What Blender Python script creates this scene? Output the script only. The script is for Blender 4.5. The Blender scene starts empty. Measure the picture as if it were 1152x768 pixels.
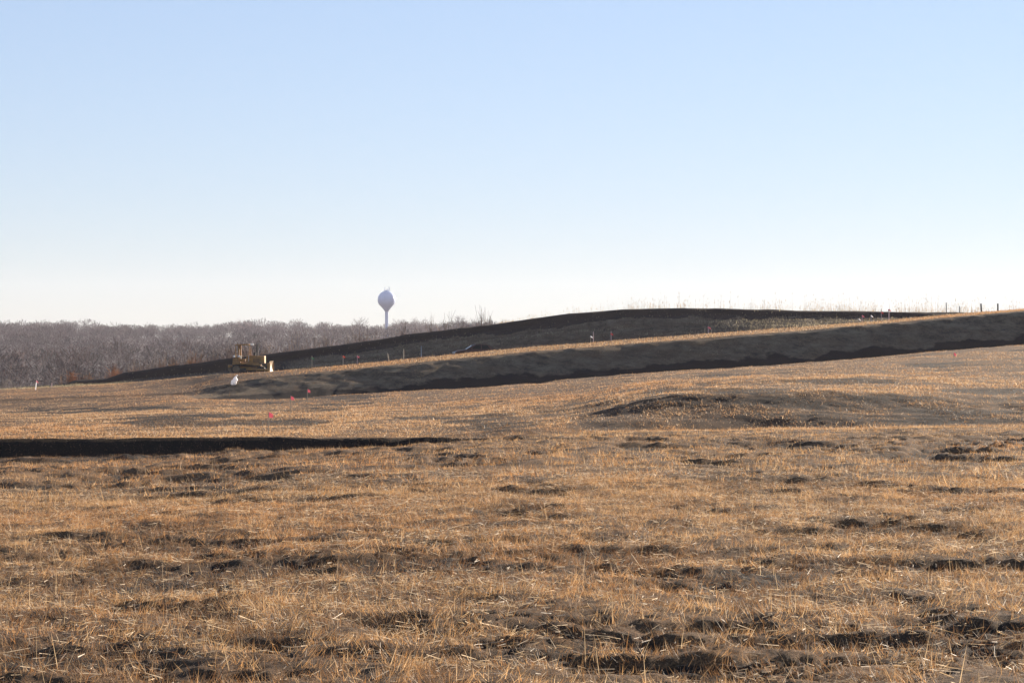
import bpy, bmesh, math, random
import numpy as np
from mathutils import Vector, Matrix

R = math.radians
random.seed(7)
rng = np.random.default_rng(11)
sc = bpy.context.scene
col = sc.collection

# ------------------------------------------------------------------ camera, sky, sun, exposure
FPX, CX, CY, EYE = 2700.0, 576.0, 384.0, 1.7        # focal length in photo pixels, picture centre, eye height
cam_d = bpy.data.cameras.new('camera')
cam_d.sensor_width = 36.0
cam_d.lens = 36.0 * FPX / 1152.0
cam_d.clip_start, cam_d.clip_end = 0.5, 20000.0
cam = bpy.data.objects.new('camera', cam_d)
cam.location = (0, 0, EYE)
cam.rotation_euler = (R(90), 0, 0)
col.objects.link(cam)
sc.camera = cam

SUN_AZ, SUN_EL = R(42), R(13)                      # clockwise from the view direction, above the horizon
world = bpy.data.worlds.new('World')
sc.world = world
world.use_nodes = True
wn = world.node_tree.nodes
sky = wn.new('ShaderNodeTexSky')
sky.sky_type = 'NISHITA'
sky.sun_disc = False
sky.sun_elevation = SUN_EL
sky.sun_rotation = SUN_AZ
sky.altitude = 0
sky.air_density = 1.0
sky.dust_density = 0.0
sky.ozone_density = 2.0
bg = wn['Background']
bg.inputs['Strength'].default_value = 0.0795
gam = wn.new('ShaderNodeGamma')                      # evens out the sky gradient
gam.inputs['Gamma'].default_value = 0.5
wb_ = wn.new('ShaderNodeMix'); wb_.data_type = 'RGBA'; wb_.blend_type = 'MULTIPLY'; wb_.inputs[0].default_value = 1.0
wb_.inputs[7].default_value = (1.0, 1.10, 1.40, 1)  # the camera's cool white balance
world.node_tree.links.new(sky.outputs['Color'], gam.inputs['Color'])
world.node_tree.links.new(gam.outputs['Color'], wb_.inputs[6])
world.node_tree.links.new(wb_.outputs[2], bg.inputs['Color'])

sun_d = bpy.data.lights.new('sun', 'SUN')
sun_d.energy = 5.0
sun_d.angle = R(0.5)
sun_d.color = (1.0, 0.85, 0.68)
sun = bpy.data.objects.new('sun', sun_d)
sdir = Vector((math.sin(SUN_AZ) * math.cos(SUN_EL), math.cos(SUN_AZ) * math.cos(SUN_EL), math.sin(SUN_EL)))
sun.rotation_euler = (-sdir).to_track_quat('-Z', 'Y').to_euler()
sun.location = (60, 60, 60)
col.objects.link(sun)

sc.view_settings.view_transform = 'Standard'
sc.view_settings.look = 'None'
sc.view_settings.exposure = 1.78
sc.view_settings.gamma = 1.0
sc.view_settings.use_curve_mapping = False
sc.cycles.use_denoising = True
sc.cycles.max_bounces = 6
sc.cycles.transparent_max_bounces = 4
sc.cycles.volume_bounces = 1

# ------------------------------------------------------------------ small tools
def tag(o, label=None, cat=None, group=None, kind=None):
    if label: o['label'] = label
    if cat: o['category'] = cat
    if group: o['group'] = group
    if kind: o['kind'] = kind
    return o

def empty(name, loc, rz=0.0):
    o = bpy.data.objects.new(name, None)
    o.location = loc
    o.rotation_euler = (0, 0, rz)
    o.empty_display_size = 0.2
    col.objects.link(o)
    return o

def np_mesh(name, V, F, mat, nside, colors=None, attrs=None, smooth=False, parent=None):
    """mesh object from numpy arrays; all faces have nside corners"""
    V = np.asarray(V, np.float32); F = np.asarray(F, np.int32)
    me = bpy.data.meshes.new(name)
    me.vertices.add(len(V)); me.vertices.foreach_set('co', V.ravel())
    me.loops.add(F.size); me.loops.foreach_set('vertex_index', F.ravel())
    me.polygons.add(len(F))
    me.polygons.foreach_set('loop_start', np.arange(0, F.size, nside, dtype=np.int32))
    me.polygons.foreach_set('use_smooth', np.full(len(F), smooth, bool))
    if colors is not None:
        a = me.attributes.new('tint', 'FLOAT_COLOR', 'POINT')
        c4 = np.ones((len(V), 4), np.float32); c4[:, :3] = colors
        a.data.foreach_set('color', c4.ravel())
    for k, v in (attrs or {}).items():
        a = me.attributes.new(k, 'FLOAT', 'POINT')
        a.data.foreach_set('value', np.asarray(v, np.float32).ravel())
    me.materials.append(mat)
    me.update(calc_edges=True)
    o = bpy.data.objects.new(name, me)
    col.objects.link(o)
    if parent: o.parent = parent
    return o

class MB:
    """collects boxes, tubes and prisms, then links them as one mesh object"""
    def __init__(self): self.bm = bmesh.new()
    def box(self, c, s, rot=None, bevel=0.0):
        r = bmesh.ops.create_cube(self.bm, size=1.0)
        vs = r['verts']
        bmesh.ops.scale(self.bm, vec=s, verts=vs)
        if bevel > 0:
            es = list({e for v in vs for e in v.link_edges})
            b = bmesh.ops.bevel(self.bm, geom=es, offset=bevel, segments=2, affect='EDGES', profile=0.5)
            vs = list({v for f in b['faces'] for v in f.verts} | {v for v in vs if v.is_valid})
        if rot is not None: bmesh.ops.rotate(self.bm, cent=(0, 0, 0), matrix=rot, verts=vs)
        bmesh.ops.translate(self.bm, vec=c, verts=vs)
        return self
    def tube(self, pts, r, seg=8, r2=None):
        pts = [Vector(p) for p in pts]
        n = len(pts); rings = []
        for i, p in enumerate(pts):
            t = (pts[min(i + 1, n - 1)] - pts[max(i - 1, 0)]).normalized()
            a = Vector((0, 0, 1)) if abs(t.z) < 0.9 else Vector((1, 0, 0))
            u = t.cross(a).normalized(); w = t.cross(u)
            rr = r if r2 is None else r + (r2 - r) * i / max(1, n - 1)
            rings.append([self.bm.verts.new(p + (u * math.cos(k * math.tau / seg) + w * math.sin(k * math.tau / seg)) * rr) for k in range(seg)])
        for a, b in zip(rings, rings[1:]):
            for k in range(seg):
                self.bm.faces.new((a[k], a[(k + 1) % seg], b[(k + 1) % seg], b[k]))
        self.bm.faces.new(rings[0][::-1]); self.bm.faces.new(rings[-1])
        return self
    def prism(self, prof, y0, y1, plane='xz'):
        """profile of (x, z) points pushed from y0 to y1"""
        a = [self.bm.verts.new((x, y0, z)) for x, z in prof]
        b = [self.bm.verts.new((x, y1, z)) for x, z in prof]
        n = len(prof)
        self.bm.faces.new(a); self.bm.faces.new(b[::-1])
        for k in range(n):
            self.bm.faces.new((a[k], b[k], b[(k + 1) % n], a[(k + 1) % n]))
        return self
    def lathe(self, prof, seg=32):
        rings = []
        for r, z in prof:
            rings.append([self.bm.verts.new((r * math.cos(k * math.tau / seg), r * math.sin(k * math.tau / seg), z)) for k in range(seg)])
        for a, b in zip(rings, rings[1:]):
            for k in range(seg):
                self.bm.faces.new((a[k], a[(k + 1) % seg], b[(k + 1) % seg], b[k]))
        self.bm.faces.new(rings[0][::-1]); self.bm.faces.new(rings[-1])
        return self
    def build(self, name, mat, parent=None, smooth=False):
        bmesh.ops.recalc_face_normals(self.bm, faces=self.bm.faces)
        me = bpy.data.meshes.new(name)
        self.bm.to_mesh(me); self.bm.free()
        me.materials.append(mat)
        if smooth:
            for p in me.polygons: p.use_smooth = True
        o = bpy.data.objects.new(name, me)
        col.objects.link(o)
        if parent: o.parent = parent
        return o

# value noise
def _hash(ix, iy, s):
    h = (ix.astype(np.int64) * 374761393 + iy.astype(np.int64) * 668265263 + s * 974634777) & 0x7fffffff
    h = ((h ^ (h >> 13)) * 1274126177) & 0x7fffffff
    h = (h ^ (h >> 16)) & 0xffff
    return h / 65535.0
def vnoise(x, y, s=0):
    x, y = np.broadcast_arrays(np.asarray(x, float), np.asarray(y, float))
    ix, iy = np.floor(x), np.floor(y)
    fx, fy = x - ix, y - iy
    fx = fx * fx * (3 - 2 * fx); fy = fy * fy * (3 - 2 * fy)
    a, b = _hash(ix, iy, s), _hash(ix + 1, iy, s)
    c, d = _hash(ix, iy + 1, s), _hash(ix + 1, iy + 1, s)
    return (a + (b - a) * fx) * (1 - fy) + (c + (d - c) * fx) * fy
def fbm(x, y, s=0, o=3, g=0.5):
    t, a, n = 0, 1.0, 0
    for k in range(o):
        t = t + a * vnoise(x * 2 ** k + 17.3 * k, y * 2 ** k - 9.1 * k, s + k); n += a; a *= g
    return t / n
def sstep(a, b, x):
    t = np.clip((np.asarray(x, float) - a) / (b - a), 0, 1)
    return t * t * (3 - 2 * t)

# ------------------------------------------------------------------ materials
def new_mat(name):
    m = bpy.data.materials.new(name); m.use_nodes = True
    nt = m.node_tree
    return m, nt, nt.nodes['Principled BSDF'], nt.nodes['Material Output']
def noise(nt, scale, detail=6, rough=0.6, vec=None):
    n = nt.nodes.new('ShaderNodeTexNoise')
    n.inputs['Scale'].default_value = scale; n.inputs['Detail'].default_value = detail
    n.inputs['Roughness'].default_value = rough
    if vec is not None: nt.links.new(vec, n.inputs['Vector'])
    return n.outputs['Fac']
def ramp(nt, fac, stops):
    r = nt.nodes.new('ShaderNodeValToRGB')
    el = r.color_ramp.elements
    while len(el) < len(stops): el.new(0.5)
    for e, (p, c) in zip(el, stops):
        e.position = p; e.color = (*c, 1)
    nt.links.new(fac, r.inputs['Fac'])
    return r.outputs['Color']
def mixc(nt, fac, a, b, mode='MIX'):
    m = nt.nodes.new('ShaderNodeMix'); m.data_type = 'RGBA'; m.blend_type = mode
    for v, s in ((fac, m.inputs[0]), (a, m.inputs[6]), (b, m.inputs[7])):
        if hasattr(v, 'is_output'): nt.links.new(v, s)
        elif isinstance(v, (int, float)): s.default_value = v
        else: s.default_value = (*v, 1)
    return m.outputs[2]
def math_n(nt, op, a, b=0.0, clamp=False):
    m = nt.nodes.new('ShaderNodeMath'); m.operation = op; m.use_clamp = clamp
    for v, s in ((a, m.inputs[0]), (b, m.inputs[1])):
        if hasattr(v, 'is_output'): nt.links.new(v, s)
        else: s.default_value = v
    return m.outputs[0]

def worn_paint(name, base, dirt, rough=0.5, metal=0.0, amount=0.5, scale=4.0):
    m, nt, b, out = new_mat(name)
    tc = nt.nodes.new('ShaderNodeTexCoord').outputs['Object']
    f = noise(nt, scale, 8, 0.7, tc)
    c = mixc(nt, ramp(nt, f, [(0.5 - amount * 0.25, (0, 0, 0)), (0.5 + amount * 0.3, (1, 1, 1))]), dirt, base)
    nt.links.new(c, b.inputs['Base Color'])
    b.inputs['Roughness'].default_value = rough
    b.inputs['Metallic'].default_value = metal
    return m

def tint_mat(name, trans=0.35, rough=0.55, spec=0.3):
    m, nt, b, out = new_mat(name)
    a = nt.nodes.new('ShaderNodeAttribute'); a.attribute_name = 'tint'
    nt.links.new(a.outputs['Color'], b.inputs['Base Color'])
    b.inputs['Roughness'].default_value = rough
    b.inputs['Specular IOR Level'].default_value = spec
    if trans > 0:
        t = nt.nodes.new('ShaderNodeBsdfTranslucent')
        nt.links.new(a.outputs['Color'], t.inputs['Color'])
        mx = nt.nodes.new('ShaderNodeMixShader'); mx.inputs[0].default_value = trans
        nt.links.new(b.outputs[0], mx.inputs[1]); nt.links.new(t.outputs[0], mx.inputs[2])
        nt.links.new(mx.outputs[0], out.inputs['Surface'])
    return m

M_grass = tint_mat('dry_grass', 0.4, 0.6, 0.25)
M_twig = tint_mat('bare_twigs', 0.0, 0.8, 0.1)

def ground_mat():
    m, nt, b, out = new_mat('field_ground')
    tc = nt.nodes.new('ShaderNodeTexCoord').outputs['Object']
    sa = nt.nodes.new('ShaderNodeAttribute'); sa.attribute_name = 'soil'
    wa = nt.nodes.new('ShaderNodeAttribute'); wa.attribute_name = 'wood'
    fine = noise(nt, 22.0, 5, 0.75, tc)
    mid = noise(nt, 2.6, 6, 0.65, tc)
    wide = noise(nt, 0.22, 4, 0.6, tc)
    bits = noise(nt, 95.0, 3, 0.7, tc)
    thatch = ramp(nt, fine, [(0.28, (0.022, 0.016, 0.012)), (0.46, (0.085, 0.05, 0.028)), (0.6, (0.20, 0.12, 0.062)), (0.76, (0.36, 0.25, 0.14))])
    thatch = mixc(nt, math_n(nt, 'MULTIPLY', ramp(nt, mid, [(0.38, (1, 1, 1)), (0.58, (0, 0, 0))]), 0.55), thatch, (0.10, 0.065, 0.040))
    thatch = mixc(nt, math_n(nt, 'MULTIPLY', ramp(nt, wide, [(0.4, (0, 0, 0)), (0.62, (1, 1, 1))]), 0.5), thatch, (0.26, 0.145, 0.062))
    thatch = mixc(nt, ramp(nt, bits, [(0.42, (0, 0, 0)), (0.60, (1, 1, 1))]), mixc(nt, 0.75, thatch, (0.03, 0.02, 0.014)), thatch)
    soil = ramp(nt, fine, [(0.3, (0.008, 0.006, 0.0047)), (0.52, (0.019, 0.0135, 0.0100)), (0.66, (0.042, 0.029, 0.020)), (0.8, (0.10, 0.07, 0.044))])
    s2 = math_n(nt, 'ADD', sa.outputs['Fac'], math_n(nt, 'MULTIPLY', math_n(nt, 'SUBTRACT', mid, 0.5), 0.9))
    sf = ramp(nt, s2, [(0.32, (0, 0, 0)), (0.62, (1, 1, 1))])
    da = nt.nodes.new('ShaderNodeAttribute'); da.attribute_name = 'face_shade'
    thatch = mixc(nt, math_n(nt, 'MULTIPLY', da.outputs['Fac'], 0.8, True), thatch, mixc(nt, ramp(nt, noise(nt, 0.8, 8, 0.78, tc), [(0.40, (0, 0, 0)), (0.60, (1, 1, 1))]), (0.045, 0.036, 0.027), (0.20, 0.16, 0.105)))  # terrace faces: their shade mixed into the thatch colour
    c = mixc(nt, sf, thatch, soil)
    c = mixc(nt, wa.outputs['Fac'], c, (0.045, 0.034, 0.030))
    nt.links.new(c, b.inputs['Base Color'])
    b.inputs['Roughness'].default_value = 0.95
    b.inputs['Specular IOR Level'].default_value = 0.1
    bp = nt.nodes.new('ShaderNodeBump'); bp.inputs['Distance'].default_value = 0.04; bp.inputs['Strength'].default_value = 0.9
    nt.links.new(noise(nt, 14.0, 8, 0.75, tc), bp.inputs['Height'])
    nt.links.new(bp.outputs[0], b.inputs['Normal'])
    return m
M_ground = ground_mat()

# ------------------------------------------------------------------ the terrain, as lines read from the photograph
# each line: photo columns, photo rows; its distance follows from flag sizes and the slope of the field
def line(*pr):
    xs = [p for p, _ in pr]; rs = [r for _, r in pr]
    return lambda px: np.interp(px, xs, rs)
rowN = line((-300, 523), (0, 521), (100, 521), (200, 516), (300, 508), (400, 501), (530, 495.3), (600, 492), (700, 490), (1152, 485), (1600, 480))
rowR = line((-300, 493), (0, 493), (300, 493), (500, 492.0), (560, 490.5), (700, 486), (1152, 479), (1600, 474))
rowC = line((-300, 464), (0, 460), (120, 454), (200, 447), (280, 448), (300, 448), (400, 443), (500, 437), (600, 430), (700, 421), (800, 415), (900, 408), (1000, 401), (1100, 392), (1152, 388), (1600, 360))
rowE = line((-300, 452), (0, 449), (120, 445), (195, 442), (215, 440), (240, 434.5), (270, 428.5), (300, 424), (400, 415), (500, 405), (600, 395.5), (700, 387.5), (800, 379.5), (900, 372), (1000, 363.5), (1100, 354), (1152, 349.5), (1600, 318))
rowF = line((-300, 441), (0, 438), (75, 434.5), (140, 431), (200, 425.5), (250, 421), (300, 418.5), (400, 410), (500, 400), (600, 390.5), (700, 382.5), (800, 375), (900, 368), (1000, 360), (1100, 351), (1152, 347.5), (1600, 317))
rowT = line((-300, 440), (0, 436.5), (60, 432.5), (76, 431), (83, 427.5), (120, 426), (140, 419), (200, 410.5), (250, 404), (300, 398), (380, 388), (460, 376), (500, 371), (560, 363.5), (600, 358), (640, 352.5), (700, 348), (770, 346.6), (830, 347), (900, 349.2), (1000, 350.2), (1060, 351), (1110, 351.5), (1600, 345))
dN = lambda px: 62 + 10 * sstep(300, 900, px)
dC = lambda px: 160 + 0.022 * np.clip(np.asarray(px, float) - 200, 0, 1200)
def zrow(d, row): return EYE - (row - CY) * d / FPX

def profile(px):
    """distances and heights of the control points of one column (arrays of shape (n, len(px)))"""
    px = np.asarray(px, float)
    one = np.ones_like(px)
    t = 1 - sstep(460, 610, px)
    a1 = sstep(196, 250, px)
    N = dN(px); zN = zrow(N, rowN(px) + t * (5 * (fbm(px * 0.02, px * 0, 57, 4, 0.65) - 0.5)))
    Rr = N + 18 - 8 * (1 - t); zR = zrow(Rr, rowR(px))
    C = dC(px); zC = zrow(C, rowC(px))
    B0 = Rr + 2.5; B1 = Rr + 9.6 + 1.8 * np.sin(px * 0.013)
    wS = sstep(590, 760, px) * (1 - 0.35 * sstep(1000, 1250, px))
    zl0 = zR + (zC - zR) * (B0 - Rr) / (C - Rr); zl1 = zR + (zC - zR) * (B1 - Rr) / (C - Rr)
    rB1 = np.interp(px, [590, 700, 830, 950, 1080, 1152, 1600], [470, 450, 440, 441, 446, 450, 450])
    zB0 = zl0 * (1 - wS) + zrow(B0, rowR(px) - 1.5) * wS
    zB1 = zl1 * (1 - wS) + zrow(B1, rB1) * wS
    E = C + 15.5; zE = zrow(E, rowE(px))
    F_ = E + 8 + 28 * (1 - sstep(120, 300, px)); zF = zrow(F_, rowF(px))
    G = F_ + 14; hid = 0.12 + 0.66 * sstep(310, 480, px)
    zG = zrow(G, rowF(px)) - hid
    G2 = 251.5 * one; zG2 = zrow(G2, np.maximum(rowF(px), rowT(px) + 2)) - hid * 0.6
    Tb = 260 * one; rT = rowT(px)
    hb = np.interp(px, [0, 80, 140, 250, 330, 420, 800, 1000], [2, 4, 9, 13, 10, 8, 7, 7])
    zTb = zrow(Tb, np.minimum(rT + hb, np.maximum(rowF(px), rT + 1)))
    T = 261.8 * one; zT = zrow(T, rT)
    T0 = 261.0 * one; zT0 = zrow(T0, rT + 0.22 * hb)
    ds = [-80 * one, 0 * one, 12 * one, N * 0.5, N, N + 1.2, N + 3, Rr - 0.6, Rr, B0, B1, C, C + 1.5, C + 8.5, E - 0.7, E, F_, G, G2, Tb, T0, T, T + 3, T + 40, 480 * one, 760 * one, 1400 * one, 2150 * one, 2500 * one, 2850 * one]
    w = sstep(520, 1000, px)
    zs = [0.6 * one, 0.1 * one, 0 * one, zN * 0.40, zN, zN - 0.12 * t, zN - 0.40 * t, zR - 0.60 * t, zR, zB0, zB1, zC, zC - 0.55 * a1, zC - 0.5 * a1, zE - 0.12, zE, zF, zG, zG2, zTb, zT0, zT, zT - 0.25, zT - 3.2, -12 * one + 4 * w, -18 * one, -7 + 0 * one, 6 * one, 2 * one, -6 * one]
    return np.array(ds), np.array(zs), t, a1

def base_height(px, d):
    """px (m,), d (m,) -> smooth height and position along the profile"""
    D, Z, t, a1 = profile(px)
    z = np.zeros_like(d); seg = np.zeros_like(d)
    for k in range(len(D) - 1):
        m = (d >= D[k]) & (d < D[k + 1])
        f = np.where(m, (d - D[k]) / np.maximum(D[k + 1] - D[k], 1e-6), 0)
        z = np.where(m, Z[k] + (Z[k + 1] - Z[k]) * f, z)
        seg = np.where(m, k + f, seg)
    return z, seg, t, a1

# dark hollows in the mown field, read off the photograph: column, row, width, height in pixels, depth of the step
HOLLOW = [(435, 592, 120, 9), (760, 574, 120, 10), (965, 592, 240, 15), (850, 650, 130, 22), (1090, 637, 130, 14), (72, 546, 100, 11),
          (600, 547, 60, 16), (690, 607, 110, 12), (175, 607, 170, 16), (110, 657, 190, 13), (530, 520, 110, 6), (90, 738, 190, 14), (300, 722, 130, 11),
          (1050, 517, 150, 16), (850, 494, 130, 5), (500, 520, 110, 6), (1000, 552, 200, 8), (730, 742, 140, 14), (980, 720, 150, 12), (270, 565, 90, 7),
          (480, 630, 130, 10), (660, 670, 60, 9), (1050, 690, 140, 10), (30, 625, 110, 9), (380, 640, 80, 8), (240, 690, 80, 9), (560, 735, 90, 10),
          (360, 560, 70, 6), (820, 700, 90, 9), (1110, 745, 110, 10), (570, 575, 80, 6), (250, 520, 60, 4), (860, 545, 90, 6), (420, 700, 100, 8),
          (330, 476, 60, 6), (455, 470, 90, 7), (120, 459, 260, 4), (200, 478, 70, 4), (40, 483, 60, 3), (560, 478, 110, 6), (640, 462, 90, 5),
          (740, 462, 130, 22), (830, 438, 120, 5), (880, 455, 200, 8), (930, 472, 220, 10), (1050, 462, 190, 9), (1100, 440, 110, 4), (960, 430, 120, 4), (1140, 452, 60, 4), (690, 475, 140, 10)]

def height_soil(px, d, x):
    z, seg, t, a1 = base_height(px, d)
    row = CY + (EYE - z) * FPX / np.maximum(d, 4.0)
    fg = sstep(4, 9, d) * (1 - sstep(66, 85, d))
    mid = sstep(66, 90, d) * (1 - sstep(200, 240, d))
    far = sstep(300, 420, d)
    soil = np.zeros_like(d)  # amount of bare soil; also carries shade painted into the ground
    # hollows: bare soil that also carries painted shade, a few centimetres down, ragged at the edge
    bias = np.zeros_like(d)
    for k, (hx, hy, w, h) in enumerate(HOLLOW):
        u = (px - hx) / (w * 0.62); v = (row - hy) / (h * 0.62)
        bias = np.maximum(bias, np.exp(-np.clip(u * u + v * v, 0, 20)))
    w1 = sstep(22, 48, d)
    n_fg = fbm(x * 0.75, d * 0.9, 43, 5, 0.70) * (1 - w1) + fbm(x * 0.62, d * 0.34, 44, 5, 0.66) * w1
    rut = fbm(x * 0.16 + 0.03 * d, d * 0.62 - 0.05 * x, 65, 4, 0.62)
    n_fg = n_fg + 0.55 * (rut - 0.5)
    n_md = fbm(x * 0.20, d * 0.09, 45, 5, 0.66)
    hol = np.exp(-((px - 960) / 360.0) ** 2) * sstep(436, 450, row) * (1 - sstep(474, 488, row)) * (d > 66) * (d < 160)
    dark = sstep(0.485, 0.66, n_fg + 0.20 * bias) * fg + sstep(0.56, 0.69, n_md + 0.30 * bias) * mid * (seg < 11.2) * (1 - 0.85 * hol)
    soil = dark * (0.8 - 0.22 * fg * (1 - 0.8 * bias))
    z = z - fg * (0.075 + 0.06 * w1) * sstep(0.47, 0.68, n_fg + 0.22 * bias) - mid * 0.06 * sstep(0.48, 0.70, n_md + 0.18 * bias) * (seg < 11.2) * (1 - hol)
    cl = 1 - sstep(26, 60, d)
    z = z + fg * (0.060 * cl * (fbm(x * 6.5, d * 6.0, 47, 3, 0.7) - 0.5) + 0.17 * (1 - cl) * (fbm(x * 2.2, d * 1.5, 48, 3, 0.65) - 0.5))
    z = z + fg * dark * 0.035 * (fbm(x * 9, d * 8, 49, 2) - 0.4)
    # uneven ground
    z = z + fg * (0.10 * (fbm(x * 0.45, d * 0.30, 3) - 0.5) + 0.10 * (fbm(x * 1.6, d * 1.1, 5) - 0.5) )
    z = z + mid * (0.22 * (fbm(x * 0.10, d * 0.09, 13) - 0.5) + 0.14 * (fbm(x * 0.5, d * 0.45, 15) - 0.5) + 0.07 * (fbm(x * 2, d * 2, 19, 2) - 0.5)) * (1 - 0.6 * ((seg > 15.0) & (seg < 24.0)))
    rip = np.sin((d + 5 * fbm(x * 0.06, d * 0.05, 23)) * math.tau / 5.2 + 3 * fbm(x * 0.12, d * 0.1, 25))
    z = z + hol * (0.05 * rip + 0.17 * (fbm(x * 0.16, d * 0.7, 55, 5, 0.72) - 0.5))
    soil = np.maximum(soil, hol * 0.70 * sstep(0.30, 0.60, fbm(x * 0.10, d * 0.45, 27, 5, 0.70)))  # the swale's broad shade, put into the soil value
    z = z + 0.16 * (fbm(x * 0.35, d * 0.5, 31) - 0.5) * ((seg > 18.0) & (seg < 23.0))
    z = z + far * 2.0 * (fbm(x * 0.008, d * 0.008, 33) - 0.5)
    rough = ((seg > 12.3) & (seg < 15.0)) * a1 + ((seg > 17.4) & (seg < 20.6)) * sstep(150, 260, px)
    z = z + rough * (0.20 * (fbm(x * 0.5, d * 0.9, 67, 4, 0.65) - 0.5) + 0.10 * (fbm(x * 2.1, d * 2.2, 69, 2) - 0.5))
    # bare black soil where the earth was cut or dumped
    z = z + 0.34 * t * (fbm(x * 0.5, d * 0.6, 53, 4, 0.6) - 0.42) * sstep(5.2, 6.0, seg) * (seg < 7.2)
    for hx_, hw_, hh_ in ((205, 26, 0.20), (262, 34, 0.26), (150, 18, 0.14), (40, 30, 0.16), (330, 22, 0.14)):
        z = z + hh_ * np.exp(-((px - hx_) / hw_) ** 2 - ((seg - 6.55) / 0.22) ** 2) * (0.6 + 0.8 * fbm(x * 1.5, d * 1.5, 58, 2)) * t
    cut = ((seg > 4.6) & (seg < 8.0)) * t
    heap = sum(np.exp(-((px - hx_) / hw_) ** 2 - ((seg - 6.5) / 0.25) ** 2) for hx_, hw_ in ((205, 20), (262, 26), (40, 26)))
    soil = np.maximum(soil, cut * (1 - 0.75 * np.clip(heap, 0, 1)) * np.where((seg > 5.6) & (seg < 7.02), 0.80 + 0.35 * fbm(x * 0.35, d * 0.8, 54, 3), 1.0))
    chan = (seg > 11.3) * (1 - sstep(-0.10, 0.10, seg - 13.36 - 0.5 * (fbm(x * 0.35, d * 0.5, 35, 4, 0.7) - 0.5))) * a1
    soil = np.maximum(soil, chan * 0.95)
    face = ((seg > 13.0) & (seg < 15.0)) * a1  # near face: soil showing through, with its shade added to the tone
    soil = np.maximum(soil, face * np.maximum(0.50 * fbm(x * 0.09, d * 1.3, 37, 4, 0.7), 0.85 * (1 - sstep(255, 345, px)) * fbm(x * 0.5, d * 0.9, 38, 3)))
    face2 = ((seg > 17.6) & (seg < 19.0)) * sstep(250, 330, px)  # far face: thin soil, shade added to the tone likewise
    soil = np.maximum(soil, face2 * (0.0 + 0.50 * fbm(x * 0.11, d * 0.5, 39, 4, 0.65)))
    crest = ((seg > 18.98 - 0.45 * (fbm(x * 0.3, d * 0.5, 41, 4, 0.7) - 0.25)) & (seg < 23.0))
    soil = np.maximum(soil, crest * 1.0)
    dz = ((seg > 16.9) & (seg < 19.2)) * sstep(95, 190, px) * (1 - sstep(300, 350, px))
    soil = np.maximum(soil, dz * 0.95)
    face_shade = np.maximum(((seg > 12.2) & (seg < 14.9)) * a1, ((seg > 17.7) & (seg < 19.2)) * sstep(230, 320, px)) * (0.15 + 1.1 * fbm(x * 0.07, d * 1.3, 51, 4, 0.7))  # shade of the terrace faces, painted into ground and grass colour
    wood = sstep(268, 300, d)
    return z, soil, wood, seg, face_shade

# grid that widens with distance, reaching past the horizon
cols = np.concatenate([np.array([-9500, -5000, -3000, -1800, -1100, -700, -480, -360]), np.arange(-280, 1434, 5.0), np.array([1520, 1640, 1850, 2250, 2950, 4150, 6150, 10150])])
deps = np.concatenate([np.array([-80, -50, -28, -14, -6, -2, 1, 3.5, 5.5]), np.geomspace(7, 60, 540), np.arange(60.2, 92, 0.2), np.arange(92.3, 176, 0.7), np.arange(176, 206, 0.35), np.arange(206, 248, 2.0), np.arange(248, 268, 0.25), np.array([270, 273, 277, 283, 290, 300, 312, 326, 342, 362, 390, 425, 470]), np.geomspace(500, 2700, 40), np.array([2780, 2849])])
PX, DD = np.meshgrid(cols, deps)
px_f, d_f = PX.ravel(), DD.ravel()
x_f = (px_f - CX) / FPX * np.maximum(d_f, 14.0)
z_f, soil_f, wood_f, seg_f, face_shade_f = height_soil(px_f, d_f, x_f)
nc, nr = len(cols), len(deps)
idx = np.arange(nc * nr).reshape(nr, nc)
F = np.stack([idx[:-1, :-1], idx[:-1, 1:], idx[1:, 1:], idx[1:, :-1]], -1).reshape(-1, 4)
ground = np_mesh('ground', np.stack([x_f, d_f, z_f], -1), F, M_ground, 4, attrs={'soil': soil_f, 'wood': wood_f, 'face_shade': face_shade_f}, smooth=True)
tag(ground, kind='structure')
Zg = z_f.reshape(nr, nc); Sg = soil_f.reshape(nr, nc); SEGg = seg_f.reshape(nr, nc); DUg = face_shade_f.reshape(nr, nc)

def sample(px, d):
    """bilinear lookup of height and soil on the ground sheet itself"""
    px = np.asarray(px, float); d = np.asarray(d, float)
    j = np.clip(np.searchsorted(cols, px) - 1, 0, nc - 2); i = np.clip(np.searchsorted(deps, d) - 1, 0, nr - 2)
    fx = np.clip((px - cols[j]) / (cols[j + 1] - cols[j]), 0, 1); fy = np.clip((d - deps[i]) / (deps[i + 1] - deps[i]), 0, 1)
    def bl(A): return (A[i, j] * (1 - fx) + A[i, j + 1] * fx) * (1 - fy) + (A[i + 1, j] * (1 - fx) + A[i + 1, j + 1] * fx) * fy
    return bl(Zg), bl(Sg), SEGg[i, j]
def shadedness(px, d):
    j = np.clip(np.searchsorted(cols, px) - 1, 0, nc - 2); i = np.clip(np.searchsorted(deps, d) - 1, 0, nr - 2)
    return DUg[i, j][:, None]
SHADEC = np.array([0.20, 0.165, 0.10])  # grass tone with the terrace faces' shade put in
def gz(px, d):
    return float(sample(np.array([px]), np.array([d]))[0][0])
def at(px, d):
    return Vector(((px - CX) / FPX * d, d, gz(px, d)))

# ------------------------------------------------------------------ grass
STRAW = np.array([[0.40, 0.25, 0.115], [0.46, 0.31, 0.16], [0.33, 0.18, 0.070], [0.55, 0.43, 0.27], [0.25, 0.135, 0.060], [0.30, 0.22, 0.13], [0.17, 0.10, 0.055]])
STRAW = STRAW * np.array([1.22, 1.15, 1.08])
STRAW_P = np.array([0.24, 0.22, 0.18, 0.10, 0.12, 0.09, 0.05])

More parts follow.
